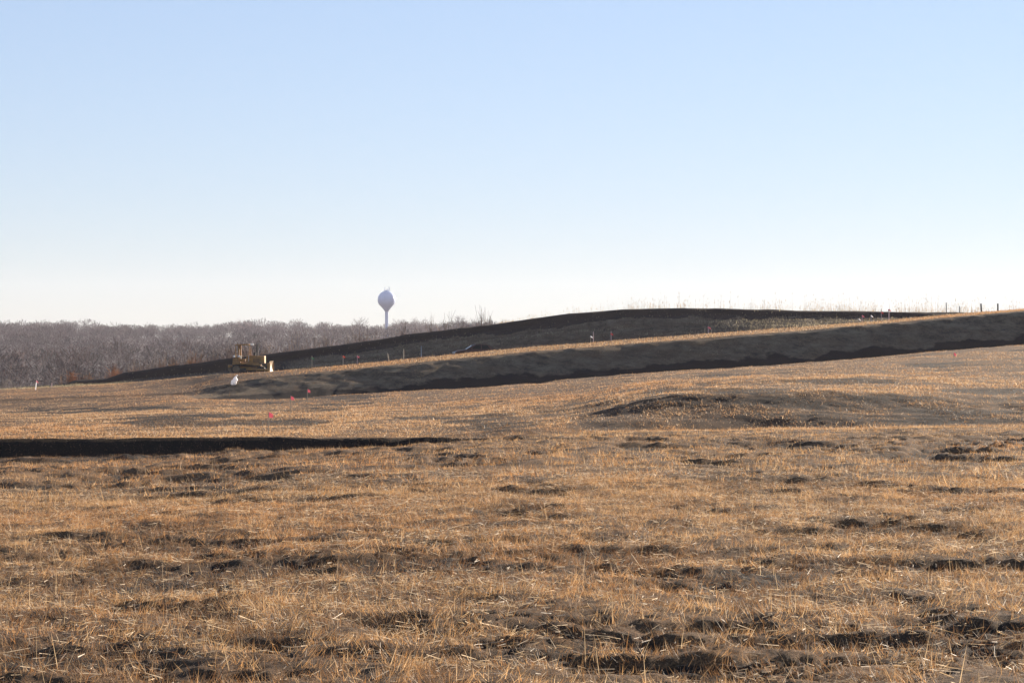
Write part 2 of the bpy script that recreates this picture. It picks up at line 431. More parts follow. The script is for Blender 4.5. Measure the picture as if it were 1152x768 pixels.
def straw_cols(n, x, d, k=0.22):
    c = STRAW[rng.choice(len(STRAW), n, p=STRAW_P)]
    c = c * rng.uniform(0.75, 1.2, (n, 1))
    rust = sstep(0.45, 0.68, fbm(x * k, d * k * 0.6, 61))[:, None]
    c = c * (1 - 0.55 * rust) + (c * np.array([1.0, 0.80, 0.62])) * 0.55 * rust
    return c

def scatter(n, d0, d1, half=0.235, extra=2.2, power=1.0):
    """n spots between two distances, spread over the visible wedge"""
    u = rng.random(n)
    d = (d0 ** power + u * (d1 ** power - d0 ** power)) ** (1 / power)
    x = rng.uniform(-1, 1, n) * (half * d + extra)
    return x, d, x / d * FPX + CX

def blades(x, d, z, h, w, lean, colr, azim=None, droop=0.0):
    """one tapered sliver for each spot"""
    n = len(x)
    az = rng.uniform(0, math.tau, n) if azim is None else azim
    fa = rng.uniform(0, math.tau, n)
    wx, wy = np.cos(fa) * w * 0.5, np.sin(fa) * w * 0.5
    sl, cl = np.sin(lean), np.cos(lean)
    tip = np.stack([x + np.cos(az) * sl * h, d + np.sin(az) * sl * h, z + cl * h - 0.005], -1)
    V = np.empty((n, 3, 3), np.float32)
    V[:, 0] = np.stack([x - wx, d - wy, z - 0.012], -1)
    V[:, 1] = np.stack([x + wx, d + wy, z - 0.012], -1)
    V[:, 2] = tip
    F = np.arange(n * 3).reshape(n, 3)
    return V.reshape(-1, 3), F, np.repeat(colr, 3, axis=0)

def straws(x, d, z, L, w, pitch, colr):
    """cut straw lying about: one thin four-cornered strip each"""
    n = len(x)
    az = rng.uniform(0, math.tau, n)
    dx, dy, dz = np.cos(az) * np.cos(pitch), np.sin(az) * np.cos(pitch), np.sin(pitch)
    px_, py_ = -np.sin(az), np.cos(az)
    roll = rng.uniform(-1.2, 1.2, n)
    ox, oy, oz = px_ * np.cos(roll) * w / 2, py_ * np.cos(roll) * w / 2, np.sin(roll) * w / 2
    c = np.stack([x, d, z], -1)
    a = np.stack([dx, dy, dz], -1) * L[:, None] / 2
    o = np.stack([ox, oy, oz], -1)
    V = np.stack([c - a - o, c - a + o, c + a + o * 0.5, c + a - o * 0.5], 1)
    return V.reshape(-1, 3), np.arange(n * 4).reshape(n, 4), np.repeat(colr, 4, axis=0)

def keep(x, d, p, s, dens, seed):
    """thin out over bare soil and between tussocks"""
    k = (1 - 0.93 * sstep(0.18, 0.62, s)) * dens
    return rng.random(len(x)) < k

# near mat of mown grass: tufts that lie over in one direction each, with darker rotten leaves between
x, d, p = scatter(1180000, 9.0, 38.0, power=1.6)
z, s, g = sample(p, d)
tus = (0.25 + 0.75 * sstep(0.40, 0.60, fbm(x * 8, d * 6, 71, 2))) * (0.45 + 0.55 * sstep(0.35, 0.55, fbm(x * 2.1, d * 1.6, 72)))
m = rng.random(len(x)) < (1 - 0.35 * sstep(0.2, 0.6, s)) * tus
x, d, p, z, s, tus = x[m], d[m], p[m], z[m], s[m], tus[m]
n = len(x)
h = (rng.gamma(4, 0.015, n) + 0.015) * (0.6 + 0.7 * fbm(x * 0.8, d * 0.5, 73))
azim = math.tau * 2.2 * fbm(x * 4.5, d * 3.5, 74, 2) + rng.normal(0, 0.55, n)
C0 = straw_cols(n, x, d)
old_shade = np.maximum(sstep(0.50, 0.66, fbm(x * 3.0, d * 2.2, 76, 3, 0.65)), sstep(0.12, 0.45, s))[:, None]  # rotten leaves, and the hollows' shade put into the blade colour
C0 = C0 * (1 - 0.72 * old_shade) + np.array([0.115, 0.062, 0.034]) * rng.uniform(0.5, 1.5, (n, 1)) * 0.72 * old_shade
V, F, C = blades(x, d, z + 0.015 * rng.random(n), h, rng.uniform(0.0022, 0.005, n), rng.normal(0.98, 0.38, n).clip(0.0, 1.5), C0, azim)
tag(np_mesh('mown_grass', V, F, M_grass, 3, colors=C), 'matted golden brown mown grass covering the near field', 'grass', kind='stuff')

# near straw litter, pale and shiny
x, d, p = scatter(165000, 9.0, 42.0, power=1.5)
z, s, g = sample(p, d)
m = rng.random(len(x)) < (1 - 0.8 * sstep(0.3, 0.8, s)) * (0.35 + 0.65 * sstep(0.40, 0.6, fbm(x * 0.9, d * 0.6, 75)))
x, d, z = x[m], d[m], z[m]; n = len(x)
L = rng.gamma(3, 0.017, n) + 0.015
pt = rng.normal(0.0, 0.22, n)
V, F, C = straws(x, d, z + 0.012 + np.abs(np.sin(pt)) * L * 0.45 + rng.uniform(0, 0.03, n), L, rng.uniform(0.002, 0.0055, n), pt,
                 np.array([[0.62, 0.50, 0.35], [0.45, 0.32, 0.18], [0.16, 0.085, 0.045]])[rng.choice(3, n, p=[0.46, 0.28, 0.26])] * rng.uniform(0.5, 1.3, (n, 1)))
tag(np_mesh('straw_litter', V, F, M_grass, 4, colors=C), 'pale cut straw lying loose over the near field', 'straw', kind='stuff')

# tall thin stalks left standing
x, d, p = scatter(2200, 9.5, 60.0, power=1.4)
z, s, g = sample(p, d); n = len(x)
V, F, C = blades(x, d, z, rng.uniform(0.10, 0.30, n), rng.uniform(0.004, 0.007, n), np.abs(rng.normal(0.4, 0.35, n)).clip(0, 1.3), np.array([0.50, 0.37, 0.22]) * rng.uniform(0.6, 1.2, (n, 1)))
tag(np_mesh('standing_stalks', V, F, M_grass, 3, colors=C), 'thin pale stalks standing and leaning above the stubble', 'grass', kind='stuff')

# stubble from 34 m to the far rim of the ditch
x, d, p = scatter(430000, 34.0, 84.0, extra=2.5, power=1.7)
z, s, g = sample(p, d)
tus = 0.30 + 0.70 * sstep(0.40, 0.62, fbm(x * 2.2, d * 1.3, 77, 3))
m = rng.random(len(x)) < (1 - 0.4 * sstep(0.2, 0.6, s)) * tus
x, d, z, tus, s = x[m], d[m], z[m], tus[m], s[m]; n = len(x)
C0 = straw_cols(n, x, d, 0.12); old_shade = np.maximum(sstep(0.50, 0.66, fbm(x * 1.2, d * 0.8, 78, 3, 0.65)), sstep(0.12, 0.45, s))[:, None]  # old leaves, and painted shade of the hollows
C0 = C0 * (1 - 0.65 * old_shade) + np.array([0.105, 0.060, 0.035]) * rng.uniform(0.5, 1.5, (n, 1)) * 0.65 * old_shade
h = (rng.gamma(5, 0.013, n) + 0.015) * (0.5 + 0.7 * tus) * (0.6 + 0.7 * fbm(x * 0.35, d * 0.2, 79))
V, F, C = blades(x, d, z, h, rng.uniform(0.006, 0.014, n), rng.normal(0.85, 0.4, n).clip(0, 1.45), C0, math.tau * 2.2 * fbm(x * 1.6, d * 1.2, 80, 2) + rng.normal(0, 0.6, n))
tag(np_mesh('meadow_stubble', V, F, M_grass, 3, colors=C), 'mown golden stubble between near field and black ditch', 'grass', kind='stuff')

# middle field, terraces and the strip along their crests
x, d, p = [np.concatenate(q) for q in zip(scatter(470000, 78.0, 246.0, extra=3, power=1.5), scatter(260000, 78.0, 128.0, extra=2, power=1.5))]
z, s, g = sample(p, d)
tus = 0.35 + 0.65 * sstep(0.36, 0.62, fbm(x * 0.55, d * 0.30, 81, 3))
m = rng.random(len(x)) < (1 - np.where(g < 11.3, 0.5, 0.93) * sstep(0.18, 0.62, s)) * tus
x, d, z, tus, g, s = x[m], d[m], z[m], tus[m], g[m], s[m]; n = len(x)
du = shadedness(x / d * FPX + CX, d); field_c = straw_cols(n, x, d, 0.035) * np.array([0.97, 1.0, 1.12]); field_c = field_c * (1 - 0.8 * du.clip(0, 1)) + SHADEC * rng.uniform(0.5, 1.4, (n, 1)) * (0.35 + 1.5 * sstep(0.38, 0.66, fbm(x * 0.16, d * 1.3, 97, 4, 0.7)))[:, None] * 0.8 * du.clip(0, 1)  # blades on the terrace faces take the painted shade tone
ol = (sstep(0.2, 0.7, s) * 0.75)[:, None]; field_c = field_c * (1 - ol) + np.array([0.065, 0.046, 0.034]) * rng.uniform(0.4, 1.8, (n, 1)) * ol  # darker blades over soil; in the swale this is painted shade
onb = ((g >= 13) & (g < 15))
h = (rng.gamma(4, 0.014, n) + 0.012) * (0.5 + 0.7 * tus) * np.where(onb, 1.25, 1.0)
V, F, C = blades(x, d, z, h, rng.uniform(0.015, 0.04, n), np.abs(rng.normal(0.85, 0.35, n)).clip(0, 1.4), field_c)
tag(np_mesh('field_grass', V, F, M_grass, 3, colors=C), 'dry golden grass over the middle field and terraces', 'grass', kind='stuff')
# bright dry strip left along the crest of the near terrace
p = rng.uniform(250, 1330, 30000); p = p[rng.random(len(p)) < sstep(260, 460, p)]; E_ = dC(p) + 15.5
d = E_ + rng.uniform(0.1, 8.0, len(p)); x = (p - CX) / FPX * d
z, s, g = sample(p, d); n = len(x)
V, F, C = blades(x, d, z, rng.gamma(4, 0.020, n) + 0.02, rng.uniform(0.02, 0.045, n), np.abs(rng.normal(0.4, 0.3, n)).clip(0, 1.3), straw_cols(n, x, d, 0.035) * rng.uniform(0.7, 1.1, (n, 1)) * np.array([0.94, 1.0, 1.12]))
tag(np_mesh('crest_grass', V, F, M_grass, 3, colors=C), 'bright straw coloured grass strip along the near terrace crest', 'grass', kind='stuff')
# second terrace face, its shade put into the grass colour
x, d, p = scatter(90000, 247.0, 261.0, extra=3)
z, s, g = sample(p, d)
m = keep(x, d, p, s, 0.4 + 0.6 * fbm(x * 0.4, d * 0.8, 83), 4)
x, d, z = x[m], d[m], z[m]; n = len(x)
V, F, C = blades(x, d, z, rng.gamma(5, 0.030, n) + 0.03, rng.uniform(0.03, 0.08, n), np.abs(rng.normal(0.45, 0.35, n)).clip(0, 1.4), SHADEC * rng.uniform(0.5, 1.4, (n, 1)) * (0.4 + 1.2 * sstep(0.38, 0.66, fbm(x * 0.12, d * 0.8, 98, 4, 0.7)))[:, None])
tag(np_mesh('terrace_grass', V, F, M_grass, 3, colors=C), 'thin grass on the far terrace face, shade put into its colour', 'grass', kind='stuff')

# tall weeds on the skyline behind the far terrace
n = 4600
p = rng.uniform(560, 1330, n); p = p[rng.random(n) < (0.25 + 0.75 * sstep(0.42, 0.62, fbm(p * 0.035, p * 0, 85)))]
n = len(p); d = rng.uniform(263, 276, n); z, s, g = sample(p, d); x = (p - CX) / FPX * d
h = rng.gamma(3.0, 0.19, n).clip(0.2, 1.7) * (0.35 + 0.9 * sstep(560, 720, p)) + (d - 262) * 0.08
V, F, C = blades(x, d, z, h, rng.uniform(0.015, 0.035, n), np.abs(rng.normal(0.0, 0.14, n)), np.array([0.25, 0.19, 0.12]) * rng.uniform(0.7, 1.2, (n, 1)))
# seed heads near the tips
hx, hd, hz = V[2::3, 0], V[2::3, 1], V[2::3, 2]
V2, F2, C2 = blades(hx, hd, hz - 0.22, rng.uniform(0.16, 0.3, n), rng.uniform(0.03, 0.07, n), np.abs(rng.normal(0.1, 0.2, n)), np.array([0.36, 0.28, 0.19]) * rng.uniform(0.7, 1.2, (n, 1)))
tag(np_mesh('tall_weeds', np.concatenate([V, V2]), np.concatenate([F, F2 + len(V)]), M_grass, 3, colors=np.concatenate([C, C2])), 'tall pale weeds standing on the skyline behind the far terrace', 'weeds', kind='stuff')

# ------------------------------------------------------------------ bare trees
def sliver(p, q, w0, w1):
    t = (q - p); L = t.length
    a = Vector((random.gauss(0, 1), random.gauss(0, 1), random.gauss(0, 1)))
    s = t.cross(a)
    s = s.normalized() if s.length > 1e-6 else Vector((1, 0, 0))
    return [p - s * w0 / 2, p + s * w0 / 2, q + s * w1 / 2, q - s * w1 / 2]

def bare_tree(h, nl, nb, nt, spread=0.5, twig_w=0.05, rise=0.30, up=0.55):
    """trunk / limb quads and twig quads of a leafless tree, as two lists of corner points"""
    wood, twig = [], []
    def limb(p, q, w0, w1, dst):
        dst.append(sliver(p, q, w0, w1)); dst.append(sliver(p, q, w0, w1))
    top = Vector((random.uniform(-.04, .04) * h, random.uniform(-.04, .04) * h, h * 0.86))
    mid = Vector((random.uniform(-.02, .02) * h, random.uniform(-.02, .02) * h, h * 0.42))
    tw = h * 0.019
    limb(Vector((0, 0, -0.5)), mid, tw * 1.3, tw, wood); limb(mid, top, tw, tw * 0.25, wood)
    for i in range(nl):
        f = rise + (0.80 - rise) * (i + random.random()) / nl
        b = Vector((0, 0, 0)).lerp(mid, f / 0.42) if f < 0.42 else mid.lerp(top, (f - 0.42) / 0.58)
        az = i * 2.4 + random.uniform(-.5, .5)
        ln = h * spread * (1.15 - 0.85 * f) * random.uniform(0.75, 1.15)
        dirv = Vector((math.cos(az), math.sin(az), up + random.uniform(-.15, .4))).normalized()
        e = b + dirv * ln
        limb(b, e, tw * 0.5, tw * 0.14, wood)
        for j in range(nb):
            g = 0.25 + 0.75 * (j + random.random()) / nb
            c = b.lerp(e, g)
            d2 = (dirv + Vector((random.gauss(0, .55), random.gauss(0, .55), random.gauss(.25, .4)))).normalized()
            e2 = c + d2 * ln * random.uniform(0.25, 0.5)
            twig.append(sliver(c, e2, tw * 0.2, twig_w * 0.7))
            for k in range(nt):
                c3 = c.lerp(e2, random.uniform(0.2, 1.0))
                d3 = (d2 + Vector((random.gauss(0, .7), random.gauss(0, .7), random.gauss(.2, .5)))).normalized()
                twig.append(sliver(c3, c3 + d3 * h * random.uniform(0.05, 0.12), twig_w, twig_w * 0.4))
    return np.array([[tuple(v) for v in q] for q in wood], np.float32), np.array([[tuple(v) for v in q] for q in twig], np.float32)

def quads_obj(name, Q, colr, parent=None, mat=None):
    n = len(Q)
    c = np.repeat(np.asarray(colr, np.float32).reshape(-1, 3) * rng.uniform(0.75, 1.2, (n, 1)), 4, axis=0)
    return np_mesh(name, Q.reshape(-1, 3), np.arange(n * 4).reshape(n, 4), mat or M_twig, 4, colors=c, parent=parent)

# the far wood on the valley side: one mass of leafless trees
def dome_tree(h, base, wide, n):
    """leafless tree seen from far off: trunk, limbs and a rounded shell of fine branching"""
    Q = []
    tw_ = h * 0.016
    Q.append(sliver(Vector((0, 0, -0.5)), Vector((0, 0, h * 0.55)), tw_ * 1.3, tw_ * 0.6))
    cz, rz_ = h * (base + 1) / 2, h * (1 - base) / 2
    for k in range(5):
        a = k * 1.26 + random.uniform(-.4, .4)
        Q.append(sliver(Vector((0, 0, h * random.uniform(0.25, 0.5))), Vector((math.cos(a) * h * wide * 0.7, math.sin(a) * h * wide * 0.7, h * random.uniform(0.55, 0.85))), tw_ * 0.6, tw_ * 0.2))
    lob = [(random.uniform(0, math.tau), random.uniform(-.2, .7), random.uniform(0.75, 1.1)) for _ in range(5)]
    for k in range(n):
        la, le, lr = random.choice(lob)
        u = Vector((math.cos(la), math.sin(la), le)) * 0.45 + Vector((random.gauss(0, .62), random.gauss(0, .62), random.gauss(.15, .62)))
        u = u.normalized() * (random.uniform(0.35, 1.0) ** 0.5) * lr
        c = Vector((u.x * h * wide, u.y * h * wide, cz + u.z * rz_))
        dv = (Vector((u.x, u.y, u.z + 0.5)) + Vector((random.gauss(0, .5), random.gauss(0, .5), random.gauss(0, .5)))).normalized()
        L_ = h * random.uniform(0.05, 0.11)
        Q.append(sliver(c - dv * L_, c + dv * L_, 0.10, 0.30))
    return np.array([[tuple(v) for v in q] for q in Q], np.float32)
protos = [dome_tree(random.uniform(11, 16), random.uniform(0.22, 0.35), random.uniform(0.36, 0.50), 66) for _ in range(14)] + [dome_tree(random.uniform(9, 12), 0.0, random.uniform(0.5, 0.6), 70) for _ in range(5)] + [dome_tree(random.uniform(11, 15), random.uniform(0.15, 0.28), random.uniform(0.42, 0.56), 120) for _ in range(10)]
dens_pts = []
dd = 700.0
while dd < 2330:
    step = 8.2 + dd * 0.0045
    w0, w1 = (-420 - CX) / FPX * dd, (760 - CX) / FPX * dd
    xs = np.arange(w0, w1, step)
    dens_pts += [(x_ + random.uniform(-.5, .5) * step, dd + random.uniform(-.5, .5) * step) for x_ in xs]
    dd += step * (1.15 if dd < 1900 else 0.9)
n_far = len(dens_pts)
for k in range(1100):                                # low growth that closes the foot of the wood on the far rim
    d_ = random.uniform(2080, 2330); dens_pts.append(((random.uniform(-420, 760) - CX) / FPX * d_, d_))
dens_pts = np.array(dens_pts)
pp = dens_pts[:, 0] / dens_pts[:, 1] * FPX + CX
zz, _, _ = sample(pp, dens_pts[:, 1])
hs = 0.44 + 0.78 * fbm(dens_pts[:, 0] * 0.022, dens_pts[:, 1] * 0.01, 91, 2) + rng.normal(0, 0.10, len(pp))
low = np.arange(len(hs)) >= n_far
hs[n_far:] = rng.uniform(0.30, 0.60, len(hs) - n_far)
# what the terraces hide (well below their crest line) is left out
rowtop = CY - (zz + 16 * hs - EYE) * FPX / dens_pts[:, 1]
vis = (rowtop < rowT(pp) + 14) & ((fbm(dens_pts[:, 0] * 0.006, dens_pts[:, 1] * 0.009, 93, 3) > 0.34) | (dens_pts[:, 1] > 1950))
dens_pts, pp, zz, hs, low = dens_pts[vis], pp[vis], zz[vis], hs[vis], low[vis]
Qs, Cs = [], []
kinds = np.where(rng.random(len(pp)) < np.where(low, 1.0, 0.12), rng.integers(14, 19, len(pp)), np.where(dens_pts[:, 1] > 1820, rng.integers(19, 29, len(pp)), rng.integers(0, 14, len(pp))))
tones = np.array([1.15, 1.0, 1.0]) * 0.125 * np.array([[0.115, 0.066, 0.076], [0.165, 0.076, 0.078], [0.075, 0.056, 0.072], [0.24, 0.092, 0.066], [0.18, 0.105, 0.085]])
tw = fbm(dens_pts[:, 0] * 0.012, dens_pts[:, 1] * 0.006, 95, 3)
for i in range(len(pp)):
    Q = protos[kinds[i]] * hs[i]
    a = rng.uniform(0, math.tau); ca, sa = math.cos(a), math.sin(a)
    P = np.empty_like(Q)
    P[..., 0] = Q[..., 0] * ca - Q[..., 1] * sa + dens_pts[i, 0]
    P[..., 1] = Q[..., 0] * sa + Q[..., 1] * ca + dens_pts[i, 1]
    P[..., 2] = Q[..., 2] + zz[i]
    Qs.append(P)
    t_ = tones[min(4, int(rng.random() * 2 + max(0, (tw[i] - 0.30)) * 7))] * rng.uniform(0.55, 1.35)
    Cs.append(np.broadcast_to(t_, (len(Q) * 4, 3)))
Q = np.concatenate(Qs); C = np.concatenate(Cs)
tag(np_mesh('far_wood', Q.reshape(-1, 3), np.arange(len(Q) * 4).reshape(-1, 4), M_twig, 4, colors=C), 'hazy mass of leafless grey brown woods across the valley', 'woods', kind='stuff')
print('far wood trees', len(pp), 'quads', len(Q))

# trees that stand out against the sky
def sky_tree(px, d, row_top, label, spread=0.5, nl=14, nb=6, nt=3, tone=(0.10, 0.08, 0.07), rise=0.3, up=0.55, group=None, twig_w=0.10):
    b = at(px, d)
    h = (EYE + (CY - row_top) * d / FPX) - b.z
    root = empty('bare_tree', b)
    w_, t_ = bare_tree(h, nl, nb, nt, spread, twig_w, rise, up)
    quads_obj('trunk', w_, tone, root); quads_obj('crown', t_, tone, root)
    return tag(root, label, 'tree', group or 'bare trees on the far skyline')
sky_tree(517, 1750, 349.5, 'lone spindly bare tree between the woods and a dark clump', 0.30, 16, 5, 3, rise=0.42, up=1.0)
sky_tree(404, 1900, 355, 'wide pale bare tree just left of the water tower', 0.55, 20, 6, 3)
sky_tree(449, 1900, 356.5, 'round topped bare tree just right of the water tower stem', 0.55, 24, 7, 3, tone=(0.12, 0.08, 0.07))
sky_tree(472, 1850, 357.5, 'broad dome shaped brown bare tree right of the water tower', 0.68, 28, 8, 4, tone=(0.125, 0.082, 0.07))
sky_tree(498, 1800, 361, 'low bushy bare tree beside the lone spindly tree', 0.6, 22, 7, 3)
for px_, rt, nm in ((541, 357.5, 'leftmost tree of the dark clump on the far skyline'), (549, 355.5, 'tallest tree of the dark clump on the far skyline'), (556, 357, 'bushy tree right of the tallest in the dark skyline clump'), (564, 356.8, 'wide middle tree of the dark clump on the skyline'), (572, 358, 'low tree right of the middle in the dark skyline clump')):
    sky_tree(px_ - 20, 1500, rt, nm, 0.42, 24, 8, 4, tone=(0.06, 0.062, 0.058), rise=0.12, group='dark clump of trees on the far skyline', twig_w=0.14)
sky_tree(560, 1500, 356.5, 'thin pointed tree at the right end of the dark clump', 0.22, 18, 6, 3, tone=(0.06, 0.06, 0.058), rise=0.15, up=1.0, group='dark clump of trees on the far skyline', twig_w=0.12)
sky_tree(45, 1950, 359, 'rounded tree rising above the skyline at far left', 0.5, 20, 7, 3)
sky_tree(73, 1950, 361, 'wide domed tree on the skyline right of the rounded one', 0.62, 26, 8, 4, tone=(0.09, 0.08, 0.075))
sky_tree(274, 1950, 357.5, 'reddish domed tree on the skyline above the bulldozer', 0.6, 26, 8, 4, tone=(0.13, 0.078, 0.07))

# ------------------------------------------------------------------ brush behind the far terrace
def brush(n, p0, p1, d0, d1, hmin, hmax, cols_, nst):
    Qs = []
    cc = []
    for i in range(n):
        p_ = random.uniform(p0, p1); d_ = random.uniform(d0, d1); b = at(p_, d_)
        hgt = random.uniform(hmin, hmax)
        tone = random.choice(cols_)
        for k in range(nst):
            a = random.uniform(0, math.tau); sp = abs(random.gauss(0, 0.22)) * hgt
            q0 = b + Vector((math.cos(a) * sp * 0.3, math.sin(a) * sp * 0.3, -0.1))
            q1 = b + Vector((math.cos(a) * sp, math.sin(a) * sp, hgt * random.uniform(0.6, 1.05)))
            Qs.append([tuple(v) for v in sliver(q0, q1, 0.05, 0.02)]); cc.append(tone)
            for j in range(2):
                c = q0.lerp(q1, random.uniform(0.4, 0.9))
                Qs.append([tuple(v) for v in sliver(c, c + Vector((random.gauss(0, .2), random.gauss(0, .2), random.uniform(.25, .6))) * hgt * 0.5, 0.035, 0.012)]); cc.append(tone)
    return np.array(Qs, np.float32), np.array(cc, np.float32)
RUST = [(0.24, 0.105, 0.045), (0.20, 0.10, 0.05), (0.16, 0.095, 0.06), (0.27, 0.13, 0.055)]
DULL = [(0.15, 0.10, 0.075), (0.17, 0.10, 0.07), (0.13, 0.10, 0.08), (0.18, 0.12, 0.085)]
Qa, ca = brush(330, 150, 560, 285, 345, 2.2, 4.4, DULL, 12)
Qb, cb = brush(200, 60, 300, 278, 330, 1.6, 3.2, RUST[:3] + DULL, 12)
Q = np.concatenate([Qa, Qb]); cc = np.repeat(np.concatenate([ca, cb]), 4, axis=0)
tag(np_mesh('brush', Q.reshape(-1, 3), np.arange(len(Q) * 4).reshape(-1, 4), M_twig, 4, colors=cc), 'reddish leafless brush growing behind the far terrace', 'brush', kind='stuff')

def shrub(px, d, h, label, tones, nst=46, group=None):
    b = at(px, d)
    root = empty('shrub', b)
    Qs, tws = [], []
    for k in range(nst):
        a = random.uniform(0, math.tau); sp = abs(random.gauss(0, 0.30)) * h
        q0 = Vector((math.cos(a) * sp * 0.25, math.sin(a) * sp * 0.25, -0.1))
        q1 = Vector((math.cos(a) * sp, math.sin(a) * sp, h * random.uniform(0.55, 1.0)))
        Qs.append([tuple(v) for v in sliver(q0, q1, 0.045, 0.02)])
        for j in range(5):
            c = q0.lerp(q1, random.uniform(0.35, 0.98))
            tws.append([tuple(v) for v in sliver(c, c + Vector((random.gauss(0, .3), random.gauss(0, .3), random.uniform(.1, .6))) * h * 0.4, 0.05, 0.015)])
    quads_obj('stem', np.array(Qs, np.float32), tones[0], root)
    tag(quads_obj('twigs', np.array(tws, np.float32), tones[1], root), kind='stuff')
    return tag(root, label, 'shrub', group)
shrub(82, 277, 2.2, 'small rust orange shrub at the left end of the black bank', ((0.22, 0.10, 0.05), (0.33, 0.125, 0.045)), group='rust coloured shrubs along the black bank')
shrub(100, 281, 1.9, 'pale tan shrub right of the leftmost orange one', ((0.22, 0.13, 0.08), (0.27, 0.16, 0.09)), group='rust coloured shrubs along the black bank')
shrub(128, 281, 2.3, 'bright orange shrub above the low step of the bank', ((0.24, 0.10, 0.05), (0.34, 0.14, 0.05)), group='rust coloured shrubs along the black bank')
shrub(194, 281, 1.7, 'yellowish orange shrub halfway along the black bank', ((0.25, 0.13, 0.05), (0.36, 0.19, 0.07)), group='rust coloured shrubs along the black bank')
shrub(214, 281, 1.8, 'dense dark orange shrub nearest the bulldozer', ((0.2, 0.10, 0.05), (0.27, 0.13, 0.05)), 70, group='rust coloured shrubs along the black bank')
for px_, d_, h_, nm in ((3, 330, 4.2, 'pale grey bare bush at the left edge beside the field'), (15, 345, 4.0, 'tan grey bare bush second from the left edge'), (25, 352, 3.2, 'low grey bare bush behind the pink topped stake')):
    shrub(px_, d_, h_, nm, ((0.2, 0.16, 0.13), (0.24, 0.20, 0.16)), 80, group='pale bushes at the left edge')

# ------------------------------------------------------------------ water tower
M_tank = worn_paint('tank_paint', (0.50, 0.57, 0.72), (0.43, 0.50, 0.64), 0.22, 0.0, 0.6, 0.3)
M_dark = worn_paint('dark_steel', (0.05, 0.05, 0.055), (0.03, 0.025, 0.02), 0.5, 0.4, 0.5, 3)
WD = 2050.0
wt = empty('water_tower', at(435, WD))
tag(wt, 'pale blue white ball shaped water tower on a slim stem', 'water tower')
wb = wt.location.z
def wz(row): return EYE + (CY - row) * WD / FPX - wb
rt = 10.2 * WD / FPX; zc = wz(337.2)
prof = [(0.05, zc + rt)]
for k in range(1, 19):
    a = R(90 - k * 6.6)
    prof.append((rt * math.cos(a) if k else 0, zc + rt * math.sin(a)))
zlow, rlow = prof[-1][1], prof[-1][0]
zneck = wz(350.5)
prof += [(rlow * 0.60, zlow + (zneck - zlow) * 0.45), (2.3, zlow + (zneck - zlow) * 0.8), (1.55, zneck)]
MB().lathe(prof, 48).build('tank', M_tank, wt, smooth=True)
MB().lathe([(3.6, -1.0), (3.2, 1.5), (1.6, 6.0), (1.45, 8.0), (1.45, zneck - 0.15), (1.5, zneck + 0.2)], 32).build('stem', M_tank, wt, smooth=True)
MB().lathe([(1.9, zc + rt - 0.5), (1.9, zc + rt + 0.25), (1.7, zc + rt + 0.35)], 24).build('roof_hatch', M_tank, wt)
rail = MB()
for k in range(10):
    a = k * math.tau / 10
    rail.tube([(2.3 * math.cos(a), 2.3 * math.sin(a), zc + rt - 0.6), (2.3 * math.cos(a), 2.3 * math.sin(a), zc + rt + 1.1)], 0.06, 5)
rail.tube([(2.3 * math.cos(k * math.tau / 20), 2.3 * math.sin(k * math.tau / 20), zc + rt + 1.1) for k in range(21)], 0.06, 5)
rail.build('railing', M_tank, wt)
for ax, ah in ((-1.7, 3.2), (0.6, 1.8), (1.9, 3.6), (2.5, 2.4)):
    MB().tube([(ax, 0, zc + rt - 0.9), (ax, 0, zc + rt + ah)], 0.14, 6).box((ax, 0, zc + rt + ah - 0.5), (0.4, 0.3, 1.0)).build('antenna', M_tank, wt)

# ------------------------------------------------------------------ bulldozer
M_yel = worn_paint('dozer_yellow', (0.58, 0.27, 0.035), (0.19, 0.095, 0.04), 0.55, 0.0, 0.9, 2.2)
M_steel = worn_paint('worn_steel', (0.22, 0.145, 0.07), (0.12, 0.08, 0.05), 0.55, 0.2, 0.8, 3)
M_trk = worn_paint('track_steel', (0.045, 0.04, 0.036), (0.03, 0.022, 0.016), 0.7, 0.3, 0.8, 5)
M_blk = worn_paint('black_rubber', (0.02, 0.02, 0.02), (0.035, 0.03, 0.025), 0.7, 0.0, 0.6, 4)
M_white = worn_paint('white_plastic', (0.80, 0.80, 0.78), (0.62, 0.60, 0.56), 0.5, 0.0, 0.5, 3)
M_lens, nt_, b_, _ = new_mat('lamp_lens')
b_.inputs['Base Color'].default_value = (0.75, 0.75, 0.72, 1); b_.inputs['Roughness'].default_value = 0.12
M_glass, nt_, b_, _ = new_mat('dark_glass')
b_.inputs['Base Color'].default_value = (0.015, 0.018, 0.02, 1); b_.inputs['Roughness'].default_value = 0.25; b_.inputs['Specular IOR Level'].default_value = 0.15

DZ = 232.0
dz = empty('bulldozer', at(281, DZ), R(-1.5))
dz.scale = (0.95, 0.95, 0.92)
tag(dz, 'dusty yellow crawler bulldozer with open canopy beside the black bank', 'bulldozer')
